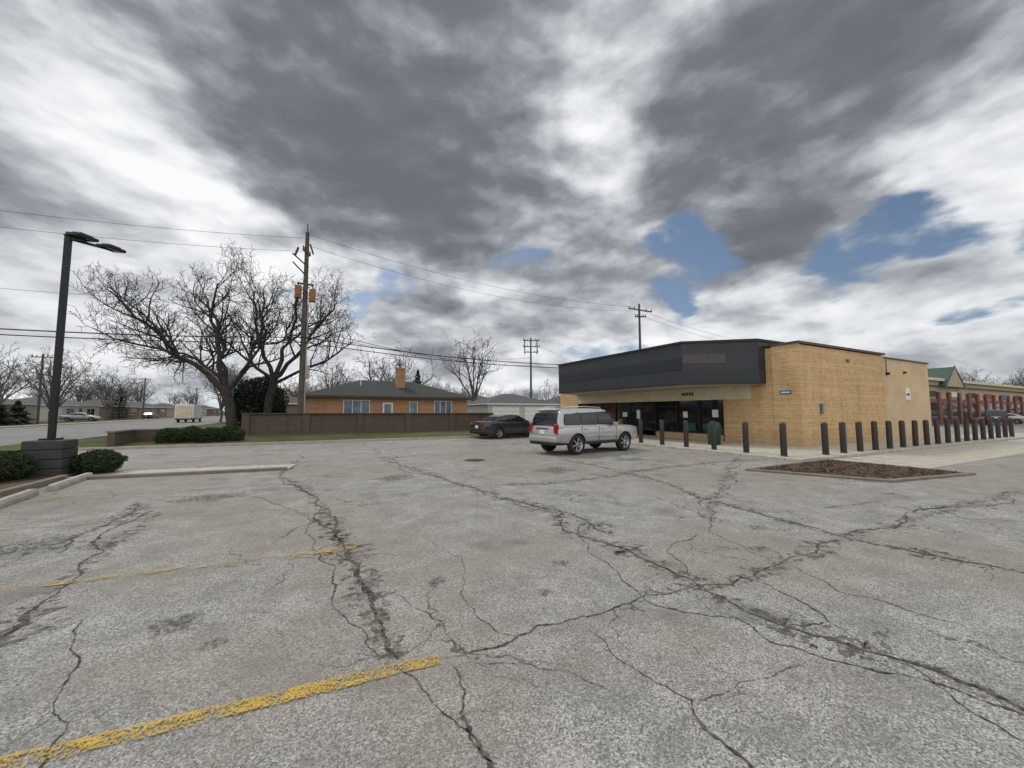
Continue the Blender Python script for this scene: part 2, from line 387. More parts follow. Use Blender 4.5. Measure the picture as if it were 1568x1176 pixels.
CR=[("0.10,7.3 0.33,5.39 0.40,4.65 0.45,3.89 0.47,3.37 0.50,3.01 0.53,2.73",.05,.05),
("0.83,2.52 0.83,2.26 0.75,2.11 0.75,1.96 0.76,1.85 0.75,1.5",.022,.03),
("0.77,2.61 0.98,2.58 1.35,2.60 1.82,2.62 2.28,2.61 2.62,2.65",.020,.026),("2.62,2.65 3.20,2.57 3.90,2.46 4.60,2.53 5.12,2.53 6.06,2.61",.026,.026),
("3.53,5.42 3.11,4.58 3.19,4.14 3.36,3.60 3.32,2.98 3.32,2.67 3.23,2.21 3.25,1.81 3.40,1.46 3.53,1.17 3.55,0.95 3.57,0.4",.026,.05),
("2.30,12.35 2.85,8.85 3.13,6.86 3.49,5.77 3.66,4.73 3.55,4.05",.04,.02),
("1.88,2.45 1.84,2.12 1.88,1.82 1.96,1.60 1.84,1.44 1.80,1.0",.014,.02),
("2.60,2.60 2.74,2.28 3.03,2.03 2.94,1.73 3.04,1.53 3.14,1.36 3.38,1.06 3.5,.5",.018,.03),
("7.30,6.89 6.56,4.94 6.39,3.67 6.23,2.75 6.29,2.12 6.39,1.63 6.45,1.0",.05,.04),
("-2.4,8.5 -2.19,6.33 -2.18,5.76 -2.07,5.16 -2.07,4.71 -2.03,4.0",.045,.045),
("-1.61,4.37 -1.45,3.83 -1.31,3.4 -1.12,2.98 -1.01,2.4",.014,.014),
("0.0,6.58 0.08,5.07 0.21,4.08 0.26,3.42 0.36,3.03 0.46,2.78",.014,.014),
("0.66,3.71 0.8,3.32 0.93,3.0 0.92,2.75 0.97,2.51",.010,.010),
("-0.79,11.72 -0.13,8.97 0.1,7.54 0.3,6.24 0.34,5.38",.05,.03),
("3.61,4.75 2.87,3.66 2.74,3.04 2.62,2.65",.016,.02),("3.8,2.59 3.88,2.26 3.77,1.88 3.62,1.67",.014,.018),
("1.96,1.6 2.32,1.57 2.56,1.51 2.87,1.49",.008,.010),("3.53,1.23 3.39,1.04 3.24,0.82 3.19,0.67",.02,.02),
("-2.86,9.41 -2.62,8.53 -2.69,7.94 -2.79,7.16 -2.61,6.43",.025,.025),("5.9,5.58 5.52,4.65 5.91,4.22 4.84,3.61 4.52,2.53",.018,.018),
("7.69,3.56 9.08,3.38 8.69,2.59 9.47,1.8",.018,.018),("0.8,1.74 0.71,2.05 0.6,2.44 0.49,2.69",.012,.012),
("-1.15,9.15 -0.51,7.95 0.0,6.58 -0.43,5.83",.016,.014),("0.94,2.46 1.25,2.32 1.47,2.13 1.61,1.86",.007,.007),
("13.6,8.9 10.5,7.2 7.04,5.01 5.31,3.9",.035,.02),
("-0.5,17 -0.6,14 -0.79,11.72",.05,.05),("2.3,22 2.2,16 2.30,12.35",.05,.05),("7.6,11.5 7.3,6.9",.05,.04),("3.3,2.6 3.7,3.3 4.6,3.6",.012,.016),
("-6,17.6 -1,17.2 4,17.6 9,17.3",.05,.05),("3.5,8.0 6,7.6 9,8.2 13.9,7.9",.03,.03),("6.3,2.7 7.5,2.55 9.5,2.7 13,2.5",.035,.03),
("0.3,7.7 1.6,7.9 3.0,7.7",.016,.016),("1.35,2.6 1.2,3.3 1.5,4.2 1.3,5.2",.008,.008),("3.2,2.57 2.95,2.2 3.1,1.9 3.6,1.7",.010,.012),("4.6,2.5 4.3,1.9 4.5,1.2",.014,.012)]
V=[];F=[];r=random.Random(3)
for s,a,b2 in CR:
    pts=cr(s); P=mkcrack(V,F,pts,a,b2,r)
    L=sum((P[i+1]-P[i]).length for i in range(len(P)-1))
    for q in range(int(L*.6)+1):
        p=r.choice(P); ang=r.uniform(0,6.28); l=r.uniform(.1,.45)*(1+.1*p.length)
        pp=[p]; 
        for k in range(3):
            ang+=r.uniform(-.8,.8); pp.append(pp[-1]+Vector((math.cos(ang),math.sin(ang)))*l/3)
        mkcrack(V,F,pp,a*.25+.002,.002,r,.0122,.16)
m,ntc,b,pos=newmat('crack_fill')
ntc.put(b.inputs['Base Color'],ntc.mix(ntc.mapr(ntc.noise(pos,18,4),.38,.66),(.030,.028,.026),(.14,.125,.10))); b.inputs['Roughness'].default_value=1
mesh('pavement_cracks',V,F,m)
def alphamat(name,c,fac_fn,rough=1):
    m,n,b,pos=newmat(name)
    tr=n.node('ShaderNodeBsdfTransparent'); mx=n.node('ShaderNodeMixShader')
    n.put(mx.inputs[0],fac_fn(n,pos)); n.l.new(tr.outputs[0],mx.inputs[1]); n.l.new(b.outputs[0],mx.inputs[2])
    n.put(b.inputs['Base Color'],n.mix(n.mapr(n.noise(pos,14,3),.3,.7),[x*.75 for x in c],c)); b.inputs['Roughness'].default_value=rough
    n.l.new(mx.outputs[0],[q for q in n.n if q.type=='OUTPUT_MATERIAL'][0].inputs[0]); return m
M_stain=alphamat('joint_stain',(.10,.09,.072),lambda n,pos:n.mapr(n.noise(pos,8,5,.72),.44,.66,0,.7))
V=[];F=[]
for s,a,b2 in CR:
    if a>=.025: mkcrack(V,F,cr(s),.40,.40,r,.0105,.05)
mesh('pavement_stains',V,F,M_stain)
V=[];F=[]
for x,y,rr in [(-.9,3.95,.09),(1.1,3.75,.05),(-.6,3.5,.04),(-2.9,4.3,.14),(-3.2,6.9,.25),(-2.3,6.6,.12),(1.9,3.1,.04),(-1.2,2.2,.03),(4.8,2.9,.06),(5.6,3.4,.08),(-1.8,9.3,.25),(1.7,9.9,.25),(6.0,9.2,.3),(9.6,10.1,.3),(2.4,3.6,.05)]:
    for sc_,zz in ((1,.0145),(1.7,.0138)):
        q=len(V); n=26
        for k in range(n):
            a=6.283*k/n; R=sc_*rr*(1+.5*mnoise.noise(Vector((math.cos(a)*1.5+x,math.sin(a)*1.5+y,1)))+.25*mnoise.noise(Vector((math.cos(a)*5+x,math.sin(a)*5+y,3)))); V.append((x+R*1.3*math.cos(a),y+R*math.sin(a),zz))
        F.append(tuple(range(q,q+n)))
mesh('oil_stains',V,F,alphamat('oil_stain',(.09,.08,.066),lambda n,pos:n.mapr(n.noise(pos,26,4,.75),.42,.66,0,.5)))
# ---- yellow bay lines
def wearf(wear): 
    def f(n,pos):
        k=n.math('ADD',n.math('MULTIPLY',n.noise(pos,60,3,.75),.6),n.math('MULTIPLY',n.noise(pos,4,4,.65),.4))
        return n.mapr(k,wear-.02,wear+.05)
    return f
PY=[alphamat('yellow_paint',(.58,.39,.06),wearf(.475),.75),alphamat('yellow_paint_worn',(.52,.39,.13),wearf(.515),.8),alphamat('yellow_paint_faded',(.50,.39,.16),wearf(.53),.8)]
def line(p,q,wd,mt,z=.0175):
    p=Vector(p);q=Vector(q);t=(q-p).normalized();n=Vector((-t.y,t.x)); L=(q-p).length; N=int(L/.06); V=[];F=[]
    for i in range(N+1):
        c=p+t*L*i/N; w1=wd/2*(1+rnd.uniform(-.13,.10)); w2=wd/2*(1+rnd.uniform(-.13,.10))
        V+=[(c.x+n.x*w1,c.y+n.y*w1,z),(c.x-n.x*w2,c.y-n.y*w2,z)]
    for i in range(N): F.append((2*i,2*i+1,2*i+3,2*i+2)[::-1] if t.x<0 else (2*i,2*i+1,2*i+3,2*i+2))
    mesh('bay_line',V,F,mt)
line((.77,2.61),(-4.8,3.05),.115,PY[0]); line((.47,5.11),(.05,5.15),.11,PY[0]); line((.04,5.15),(-4.9,5.6),.11,PY[1]); line((.2,7.59),(-4.9,8.2),.11,PY[2]); line((0,10.1),(-4.9,10.75),.11,PY[2])
line((1.0,.1),(-4.6,.6),.115,PY[0])
for k in range(4): line((8.2,11.2+k*2.9),(13.6,11.6+k*2.9),.11,PY[2])
lathe('manhole_cover',[(0,0),(.33,0),(.35,-.008)],M_dark,center=(4.8,12.3,.02))
# wheel stops
def wheelstop(x,y,rz):
    e=empty('wheel_stop',(x,y,0),rz,False)
    V=[];prof=[(-.09,0),(-.085,.07),(-.055,.125),(.055,.125),(.085,.07),(.09,0)]
    for X in (-.95,-.90,.90,.95):
        s=.75 if abs(X)>.93 else 1
        V+=[(p[0]*s,X,.012+p[1]*s) for p in prof]
    n=6;F=[tuple(range(n)),tuple(range(3*n,4*n))[::-1]]
    for i in range(3):
        for k in range(n): F.append((i*n+k,(i+1)*n+k,(i+1)*n+(k+1)%n,i*n+(k+1)%n))
    mesh('stop_block',V,F,M_kerb,parent=e)
wheelstop(-4.85,10.2,.10); wheelstop(-4.95,12.5,.08); wheelstop(-4.75,7.5,.09); wheelstop(-4.65,4.6,.09)
prism('bed_kerb',[(-5.45,-30),(-5.3,-30),(-5.3,13.2),(-5.45,13.2)],-.02,.14,M_dirtykerb,bevel=.02)
prism('bed_kerb',[(-5.3,13.05),(-.7,12.6),(-.7,12.75),(-5.3,13.2)],-.02,.09,M_dirtykerb,bevel=.02)
sheet('planting_bed',[(-9.4,-30),(-5.45,-30),(-5.45,14.9),(-9.4,14.9)],.06,M_mulch)
sheet('corner_walk_strip',[(-5.3,13.2),(-.7,12.75),(-.5,13.9),(-5.3,14.5)],.02,M_conc)

# ---------------------------------------------------------------- foliage masses
def leafmass(name,blobs,n,size,mat,parent=None,seed=1):
    r=random.Random(seed); V=[];F=[]
    tot=sum(b[3]*b[4]*b[5] for b in blobs)
    for (cx,cy,cz,rx,ry,rz) in blobs:
        for i in range(int(n*rx*ry*rz/tot)):
            d=Vector((r.gauss(0,1),r.gauss(0,1),r.gauss(0,1))).normalized()
            k=r.uniform(.55,1.0)**.5
            k*=1+.22*mnoise.noise(d*2.3+Vector((cx,cy,0)))
            p=Vector((cx+d.x*rx*k,cy+d.y*ry*k,cz+d.z*rz*k))
            if p.z<.03: continue
            a=Vector((r.gauss(0,1),r.gauss(0,1),r.gauss(0,1))).normalized(); b=a.orthogonal().normalized()
            s=size*r.uniform(.6,1.4); q=len(V)
            V+=[p-a*s,p-b*s*.45,p+a*s,p+b*s*.45]; F.append((q,q+1,q+2,q+3))
    return mesh(name,V,F,mat,parent=parent)
def bush(x,y,rx,ry,h,seed,n=5000,name='evergreen_bush',size=.045,mat=None):
    r=random.Random(seed)
    bl=[(x,y,h*.5,rx,ry,h*.52)]
    for k in range(5): bl.append((x+r.uniform(-.6,.6)*rx,y+r.uniform(-.6,.6)*ry,h*r.uniform(.45,.7),rx*.4,ry*.4,h*.35))
    leafmass(name,bl,n,size,mat or M_yew,seed=seed)
bush(-6.6,13.4,.65,.6,.72,1,10000,size=.032); bush(-7.7,13.8,.6,.6,.7,2,8000,size=.032); bush(-5.15,14.25,.5,.45,.62,3,9000,size=.03)
for i,u in enumerate((-6.3,-5.5,-4.7,-3.9)): bush(u,24.2+.15*(i%2),.62,.5,.85+.06*(i%2),10+i,3500)
bush(-4.2,37.5,1.9,1.7,4.4,31,9000,'evergreen_tree',.13,M_spruce)
def conifer(x,y,h,rad,seed,n=6000,name='evergreen_tree'):
    r=random.Random(seed); V=[];F=[]
    e=empty(name,(x,y,0))
    tube('trunk',[(x,y,0),(x,y,h*.5),(x,y,h*.96)],[.12,.08,.01],M_bark,e,6)
    for i in range(n):
        t=r.random()**.7; z=h*(1-t)*.97+.15
        lay=.75+.25*math.sin(z*9+r.uniform(-.4,.4))
        a=r.uniform(0,6.28); R=rad*(t**.8)*lay*(r.uniform(.35,1)**.5)*(1+.2*math.sin(a*3+seed))
        p=Vector((x+R*math.cos(a),y+R*math.sin(a),z-.12*R))
        d=Vector((math.cos(a),math.sin(a),-.3+r.uniform(-.4,.3))); b=Vector((-math.sin(a),math.cos(a),r.uniform(-.5,.5)))
        s=.09*r.uniform(.6,1.5)*(1+h*.05); q=len(V); V+=[p-d*s,p-b*s*.5,p+d*s,p+b*s*.5]; F.append((q,q+1,q+2,q+3))
    mesh('needles',V,F,M_spruce,parent=e)
for i,(x,y,h,rr) in enumerate([(-33,66,3.6,2.2),(-34.5,68.5,4.0,2.3),(-36,64,3.6,2.3),(-33.5,71,3.0,1.9),(-35,61,4.2,2.2),(12,52,7.5,2.0),(-38,112,7,2.6)]):
    conifer(x,y,h,rr,20+i,4000)

# ---------------------------------------------------------------- bare trees
def sub(V,F,pts,rad,level,maxl,r,dens,up,minr=.010):
    tube_into(V,F,pts,rad,7 if rad[0]>.09 else (5 if rad[0]>.04 else 3))
    if level>=maxl: return
    L=sum((pts[i+1]-pts[i]).length for i in range(len(pts)-1))
    n=max(2,int(L*dens[level]))
    for c in range(n):
        t=.22+.78*(c+r.random())/n if level else .3+.7*(c+r.random())/n
        f=t*(len(pts)-1); i=min(int(f),len(pts)-2); q=f-i
        p=pts[i].lerp(pts[i+1],q); rr=rad[i]*(1-q)+rad[i+1]*q
        tan=(pts[i+1]-pts[i]).normalized()
        rv=Vector((r.gauss(0,1),r.gauss(0,1),r.gauss(0,1))); rv=(rv-tan*rv.dot(tan)).normalized()
        d=(tan*r.uniform(.35,.9)+rv*r.uniform(.6,1.0)+Vector((0,0,up*r.uniform(.2,1)))).normalized()
        l=L*r.uniform(.30,.55)*(1.15-.45*t)
        l=max(l,.35); ns=3 if l<1 else 5
        pp=[p]; dd=d
        for s in range(ns):
            dd=(dd+Vector((r.gauss(0,.20),r.gauss(0,.20),r.gauss(0,.18)+up*.10))).normalized()
            pp.append(pp[-1]+dd*l/ns)
        r0=max(minr,min(rr*.66,l*.026+.004)); 
        sub(V,F,pp,[max(minr*.7,r0*(1-.72*s/ns)) for s in range(ns+1)],level+1,maxl,r,dens,up,minr)
def smoothpts(pts,r,j=.12,n=3):
    P=[Vector(p) for p in pts]; Q=[]
    for i in range(len(P)-1):
        a=P[max(i-1,0)];b=P[i];c=P[i+1];d=P[min(i+2,len(P)-1)]
        for s in range(n):
            t=s/n
            q=.5*((2*b)+(c-a)*t+(2*a-5*b+4*c-d)*t*t+(3*b-a-3*c+d)*t**3)
            if i or s: q=q+Vector((r.gauss(0,j),r.gauss(0,j),r.gauss(0,j)))
            Q.append(q)
    Q.append(P[-1]); return Q
RT=Vector((.8926,-.4509,0)); FW=Vector((.4509,.8926,0))
def baretree(name,base,trunk,limbs,seed,maxl=4,dens=(1.8,2.5,3.4,4),mat=None):
    r=random.Random(seed); V=[];F=[]
    def W(p): return Vector(base)+RT*p[0]+FW*p[1]+Vector((0,0,p[2]))
    tp=[W(p[:3]) for p in trunk]; tp=smoothpts(tp,r,.02,4); n=len(tp)
    tr=[trunk[0][3]*(1-i/(n-1))+trunk[-1][3]*i/(n-1) for i in range(n)]; tr[0]*=1.35
    tube_into(V,F,tp,tr,10)
    for l,r0,r1 in limbs:
        P=smoothpts([W(p) for p in l],r,.10,3); n=len(P)
        sub(V,F,P,[r0*(1-i/(n-1))+r1*i/(n-1) for i in range(n)],0,maxl,r,dens,.45,.012)
    return mesh(name,V,F,mat or M_bark,smooth=True)
baretree('bare_tree',(-5.1,30.6,0),[(.25,0,0,.31),(.1,0,1.5,.28),(-.35,0,3.2,.26)],[
 ([(-.3,0,2.9),(-1.9,-.6,4.6),(-4.3,-1,6.6),(-6.6,-1.4,9.0)],.20,.04),
 ([(-.3,0,3.1),(-1.3,.8,5.2),(-2.2,1.4,8.0),(-3.6,1.2,9.8)],.18,.04),
 ([(-.35,0,3.1),(-.6,-.5,5.4),(-1.0,-.6,7.8),(-.9,-.4,10.0)],.18,.04),
 ([(-.3,0,3.0),(.8,.3,4.6),(1.5,.6,7.0),(1.3,.8,9.8)],.18,.04),
 ([(-.3,0,3.0),(-2.2,1.2,4.4),(-5.0,2.2,5.6),(-8.0,2.6,6.6)],.15,.03),
 ([(.5,.2,4.2),(2.2,-.8,5.6),(3.4,-1.6,7.6)],.12,.03)],11)
baretree('bare_tree',(-3.4,35.5,0),[(-.2,0,0,.30),(0,0,2.4,.27),(.35,0,4.3,.24)],[
 ([(.3,0,4.0),(-.6,0,6.0),(-1.6,.4,8.6),(-1.8,.4,11.4)],.19,.04),
 ([(.35,0,4.2),(.8,.6,6.6),(1.0,1,9.4),(1.6,1,11.8)],.19,.04),
 ([(.35,0,4.2),(2.0,0,6.0),(3.8,-.4,8.2),(5.3,-.8,9.6)],.18,.04),
 ([(.3,0,3.8),(2.4,.6,4.9),(4.8,.8,6.4),(6.0,1,7.4)],.14,.03),
 ([(.3,0,4.0),(-1.2,-1,5.6),(-3.2,-1.6,7.4)],.15,.03)],12)
def gentree_mesh(name,seed,h,spread,nl=6,maxl=3):
    r=random.Random(seed); V=[];F=[]
    ft=h*r.uniform(.18,.28); tp=smoothpts([(0,0,0),(r.uniform(-.2,.2),0,ft*.6),(0,0,ft)],r,.02)
    tube_into(V,F,tp,[.02*h*(1-.3*i/(len(tp)-1)) for i in range(len(tp))],7)
    for i in range(nl):
        a=6.283*i/nl+r.uniform(-.4,.4); q=r.uniform(.25,1) if i else .1
        e=Vector((math.cos(a)*spread*q,math.sin(a)*spread*q,h*(1-.3*q)*r.uniform(.88,1)))
        P=smoothpts([(0,0,ft*.9),(e.x*.35,e.y*.35,ft+(e.z-ft)*.4),(e.x*.75,e.y*.75,ft+(e.z-ft)*.75),e],r,.06)
        n=len(P); sub(V,F,P,[.012*h*(1-.8*k/(n-1)) for k in range(n)],0,maxl,r,(1.2,1.7,2.2,3),.4,.024)
    o=mesh(name,V,F,M_barkfar,smooth=False); return o
protos=[gentree_mesh('crown',40+i,10,4.2+.4*i,6+i%2) for i in range(4)]
def place(meshobj,name,x,y,s,rz,parent=None):
    o=link(bpy.data.objects.new(name,meshobj.data)); o.location=(x,y,0); o.scale=(s,s,s*1.0); o.rotation_euler=(0,0,rz)
    if parent is not None: o.parent=parent
    return o
place(protos[0],'bare_tree',10.0,52,1.05,.4); place(protos[2],'bare_tree',6.5,55,.95,2.4); place(protos[1],'bare_tree',24,62,1.4,1.4); place(protos[2],'bare_tree',-36,85,.95,2)
place(protos[3],'bare_tree',-37,104,1.05,.9); place(protos[1],'bare_tree',-13,72,.9,3.3); place(protos[0],'bare_tree',-30,60,.85,5.0)
place(protos[2],'bare_tree',-9.5,58,.75,1.0); place(protos[3],'bare_tree',-34,79,1.1,4.0)
dt=empty('distant_trees',(0,0,0)); r=random.Random(5)
for p in protos: p.parent=dt; p.location=(-60-10*protos.index(p),180,0)
def drow(x0,x1,y0,y1,n,s0,s1):
    for i in range(n):
        t=(i+r.random())/n
        place(r.choice(protos),'crown',x0+(x1-x0)*t+r.uniform(-6,6),y0+(y1-y0)*t+r.uniform(-8,8),r.uniform(s0,s1),r.uniform(0,6.28),dt)
drow(-125,-45,70,150,26,.8,1.2); drow(-60,-32,130,260,16,.8,1.2); drow(-30,60,170,150,26,.9,1.3); drow(-6,40,75,90,12,.7,1.0)
drow(50,140,110,60,22,.8,1.1); drow(115,170,66,20,16,1.0,1.4); drow(120,230,20,-40,14,.9,1.3); drow(-9,-4,50,150,9,.7,1.0)
V=[];F=[]
def hband(pts,h):
    for (a,b2) in zip(pts,pts[1:]):
        a=Vector(a);b2=Vector(b2);L=(b2-a).length;n=int(L*5)
        for i in range(n):
            p=a.lerp(b2,r.random())+Vector((r.uniform(-3,3),r.uniform(-3,3)))
            z=h*r.random()**1.3*(.6+.6*abs(mnoise.noise(Vector((p.x*.06,p.y*.06,2)))*2)); s=r.uniform(.25,.8); ang=r.uniform(0,3.14)
            q=len(V); dx,dy=math.cos(ang)*s,math.sin(ang)*s
            V.extend([(p.x-dx,p.y-dy,z),(p.x,p.y,z-s*.6),(p.x+dx,p.y+dy,z+r.uniform(-.3,.3)),(p.x,p.y,z+s*.7)]); F.append((q,q+1,q+2,q+3))
hband([(-140,60),(-130,130),(-60,230),(-32,300)],5); hband([(-9,190),(60,170),(110,130),(170,60),(250,-60)],5.5); hband([(-8,95),(45,100),(75,75)],3.5)
M_scrub=leafmat('scrub',(.065,.06,.052),(.10,.09,.078))
mesh('distant_scrub',V,F,M_scrub)

# ---------------------------------------------------------------- store
B=empty('brick_store',(25.9,18.6,0))
u0,u1,v0,v1=18.8,33.0,9.3,27.9
bx('side_wall_brick',u0,27.0,v0,v0+.3,0,4.62,M_buff,B)
bx('side_wall_painted',27.0,u1,v0+.06,v0+.36,0,4.52,M_buff2,B)
bx('back_wall',u0,u1,v1-.3,v1,0,4.6,M_buff,B)
bx('east_wall',u1-.3,u1,v0+.36,v1-.3,0,4.5,M_buff2,B)
bx('front_pier',u0,u0+.35,v0+.3,11.45,0,4.62,M_buff,B)
bx('corner_pier',u0-.06,u0-.003,v0-.05,v0+1.1,0,4.66,M_buff,B)
bx('end_pier',u0,u0+.35,25.4,v1-.3,0,4.85,M_buff,B)
bx('roof_deck',u0+.3,u1-.3,v0+.36,v1-.3,4.1,4.2,M_chartop,B)
bx('coping_side',u0-.12,27.0,v0-.10,v0+.36,4.66,4.76,M_brownmetal,B)
bx('coping_side_far',27.0,u1+.05,v0-.0,v0+.42,4.52,4.60,M_brownmetal,B)
bx('coping_front',u0-.12,u0+.40,v0+.36,10.68,4.66,4.76,M_brownmetal,B)
bx('coping_end',u0-.06,u0+.40,25.6,v1+.05,4.85,4.95,M_brownmetal,B)
cp=[(18.25,10.7),(15.7,12.8),(15.5,23.2),(18.7,25.5),(20.6,25.5),(20.6,10.7)]
prism('canopy_box',cp,2.97,4.95,M_char,B)
prism('canopy_coping',[(18.2,10.64),(15.64,12.78),(15.44,23.24),(18.7,25.56),(20.66,25.56),(20.66,10.64)],4.953,5.05,M_chartop,B)
prism('canopy_soffit',[(18.1,10.95),(15.85,12.85),(15.65,23.1),(18.7,25.2),(18.7,10.95)],2.93,2.967,M_soffit,B)
P0,P1,P2=cp[0],cp[1],cp[2]
def fpanel(name,p,q,a,b2,z0,z1,mat,off=.004,th=.012):
    p=Vector(p);q=Vector(q);t=(q-p).normalized();L=(q-p).length;n=Vector((t.y,-t.x))
    if n.x>0: n=-n
    s=p+t*a*L;e_=p+t*b2*L
    return prism(name,[s+n*off,e_+n*off,e_+n*(off+th),s+n*(off+th)],z0,z1,mat,B)
fpanel('fascia_stripe',P1,P2,.005,.995,3.70,4.25,M_char2)
fpanel('fascia_stripe_b',P0,P1,.02,.99,3.05,3.6,M_char2)
fpanel('covered_sign',P0,P1,.42,.99,3.95,4.4,M_ghost)
fpanel('drip_edge',P1,P2,0,1,2.93,3.0,M_chartop,.003,.03); fpanel('drip_edge_b',P0,P1,0,1,2.93,3.0,M_chartop,.003,.03)
bx('band',u0+.02,u0+.3,11.45,25.4,2.28,3.0,M_beige,B)
bx('upper_wall',u0+.05,u0+.3,11.45,25.4,3.0,4.3,M_buff,B)
bx('sill_wall',u0+.02,u0+.3,13.0,25.4,0,.45,M_buff,B)
bx('end_brick',u0+.02,u0+.3,11.45,12.9,0,2.28,M_buff,B)
bx('glass',u0+.16,u0+.2,12.9,25.4,.45,2.28,M_glass,B)
vs=[12.95,14.4,15.9,17.4,18.5,19.6,21.1,22.6,24.1,25.35]
for i,v in enumerate(vs): bx('mullion_%d'%i,u0+.08,u0+.155,v-.035,v+.035,.45,2.28,M_dark,B)
bx('transom',u0+.09,u0+.15,12.98,25.3,1.93,1.99,M_dark,B); bx('sill',u0-.02,u0+.15,12.9,25.4,.452,.50,M_dark,B)
bx('door_frame_l',u0+.0,u0+.07,17.40,17.47,.11,2.25,M_dark,B);bx('door_frame_r',u0+.0,u0+.07,19.53,19.6,.11,2.25,M_dark,B)
bx('door_glass',u0+.02,u0+.05,17.5,19.5,.15,2.1,M_glass,B); bx('door_meeting',u0+.0,u0+.016,18.47,18.53,.15,2.1,M_dark,B)
PL=[(13.3,.35,1.35,.4,M_white),(14.0,.25,.7,.3,M_green),(14.7,.6,.55,.45,M_green),(15.2,.3,1.3,.35,M_white),(16.2,.5,1.3,.4,M_dark),(16.9,.3,.7,.3,M_white),(17.6,.3,1.2,.4,M_blue),(20.0,.45,1.3,.3,M_white),(20.7,.25,.7,.35,M_yel),(21.5,.5,1.2,.4,M_redp),(22.1,.3,.7,.4,M_white),(22.9,.8,1.25,.5,M_white),(24.3,.4,1.3,.4,M_blue),(24.4,.6,.6,.35,M_beige)]
for i,(v,wv_,z,h,mt) in enumerate(PL):
    bx('poster_%d'%i,u0+.150-.0003*i,u0+.155-.0003*i,v,v+wv_,z,z+h,mt,B)
bx('door_notice',u0+.012,u0+.018,18.7,19.0,1.2,1.75,M_white,B)
for k in range(5): bx('address_digit_%d'%k,u0+.006,u0+.018,14.7+k*.16,14.8+k*.16,2.55,2.72,M_dark,B)
bx('blue_wall_sign',u0-.075,u0-.062,9.62,10.10,2.42,2.60,M_blue,B); bx('sign_text',u0-.079,u0-.0755,9.68,10.04,2.48,2.54,M_white,B)
bx('meter_box',20.33,20.48,v0-.10,v0-.003,1.55,2.0,M_lglass,B,.01)
bx('notice_sign',29.6,30.2,v0+.03,v0+.056,2.3,2.98,M_white,B); bx('notice_text',29.68,30.12,v0+.024,v0+.0295,2.55,2.68,M_redp,B)
bx('wall_light_head',27.33,27.5,v0-.08,v0+.056,3.62,3.76,M_dark,B,.01)
bx('wall_light_head_b',29.5,29.7,v0-.06,v0+.056,3.8,3.9,M_dark,B,.01)
bx('conduit',27.40,27.43,v0+.03,v0+.058,3.77,4.45,M_dark,B)
bx('vent',23.0,23.25,v0-.02,v0-.003,4.05,4.2,M_brownmetal,B)
lathe('downspout',[(.04,0),(.04,4.3)],M_brownmetal,B,8,(u0+.2,v1+.06,.1))
bx('rooftop_vent',24,24.6,17,17.6,4.2,5.0,M_chartop,B)
def trashcan(x,y):
    e=empty('trash_can',(x,y,.11),0,False)
    lathe('body',[(.22,0),(.27,.02),(.29,.78),(.31,.80),(.31,.84),(.28,.85)],M_green,e)
    lathe('lid',[(.29,.85),(.29,.9),(.24,1.02),(.13,1.08),(.11,1.06),(.0,1.0)],M_green,e)
trashcan(16.6,11.9)
def bollard(x,y,z=.11):
    o=lathe('bollard',[(.0,1.16),(.05,1.155),(.085,1.13),(.1,1.09),(.1,.06),(.1,.0),(.14,.0),(.14,-.01)][::-1],M_bollard,None,18)
    o.location=(x,y,z); o.rotation_euler=(rnd.uniform(-.015,.015),rnd.uniform(-.015,.015),0)
for k in range(7): bollard(14.45-.02*k,7.75+1.3*k)
for k in range(18): bollard(16.3+1.275*k,7.35)

# ---------------------------------------------------------------- garden wall
Wl=empty('brick_garden_wall',(4,27.3,0))
bx('wall_face',-3.9,12.0,27.3,27.52,0,1.5,M_brown,Wl)
bx('wall_return',-3.9,-3.68,27.52,35,0,1.5,M_brown,Wl)
for k in range(6): bx('pilaster_%d'%k,-3.93+k*3.15,-3.55+k*3.15,27.22,27.297,0,1.5,M_brown,Wl)
bx('wall_cap',-3.98,12.05,27.18,27.58,1.503,1.56,M_brown,Wl)
LW=empty('low_brick_wall',(-6,25,0))
bx('wall_run',-8.2,-3.95,25.2,25.45,0,.72,M_brown,LW); bx('cap',-8.25,-3.95,25.16,25.5,.723,.79,M_dirtykerb,LW); bx('wall_side',-8.2,-7.95,23.2,25.2,0,.72,M_brown,LW); bx('cap_side',-8.25,-7.9,23.15,25.157,.723,.79,M_dirtykerb,LW)

# ---------------------------------------------------------------- houses
def hip(name,x0,x1,y0,y1,z0,z1,oh,mat,parent,gable=False):
    x0-=oh;x1+=oh;y0-=oh;y1+=oh
    if (x1-x0)>=(y1-y0):
        h=(y1-y0)/2*(0 if gable else 1); m=(y0+y1)/2; R=[(x0+h,m,z1),(x1-h,m,z1)]
        V=[(x0,y0,z0),(x1,y0,z0),(x1,y1,z0),(x0,y1,z0)]+R; F=[(0,1,5,4),(1,2,5),(2,3,4,5),(3,0,4),(3,2,1,0)]
    else:
        h=(x1-x0)/2*(0 if gable else 1); m=(x0+x1)/2; R=[(m,y0+h,z1),(m,y1-h,z1)]
        V=[(x0,y0,z0),(x1,y0,z0),(x1,y1,z0),(x0,y1,z0)]+R; F=[(0,1,4),(1,2,5,4),(2,3,5),(3,0,4,5),(3,2,1,0)]
    o=mesh(name,V,F,mat,parent=parent)
    bx(name+'_fascia',x0+.03,x1-.03,y0+.03,y1-.03,z0-.16,z0-.003,M_white if mat!=M_shingle else M_brownmetal,parent)
    return o
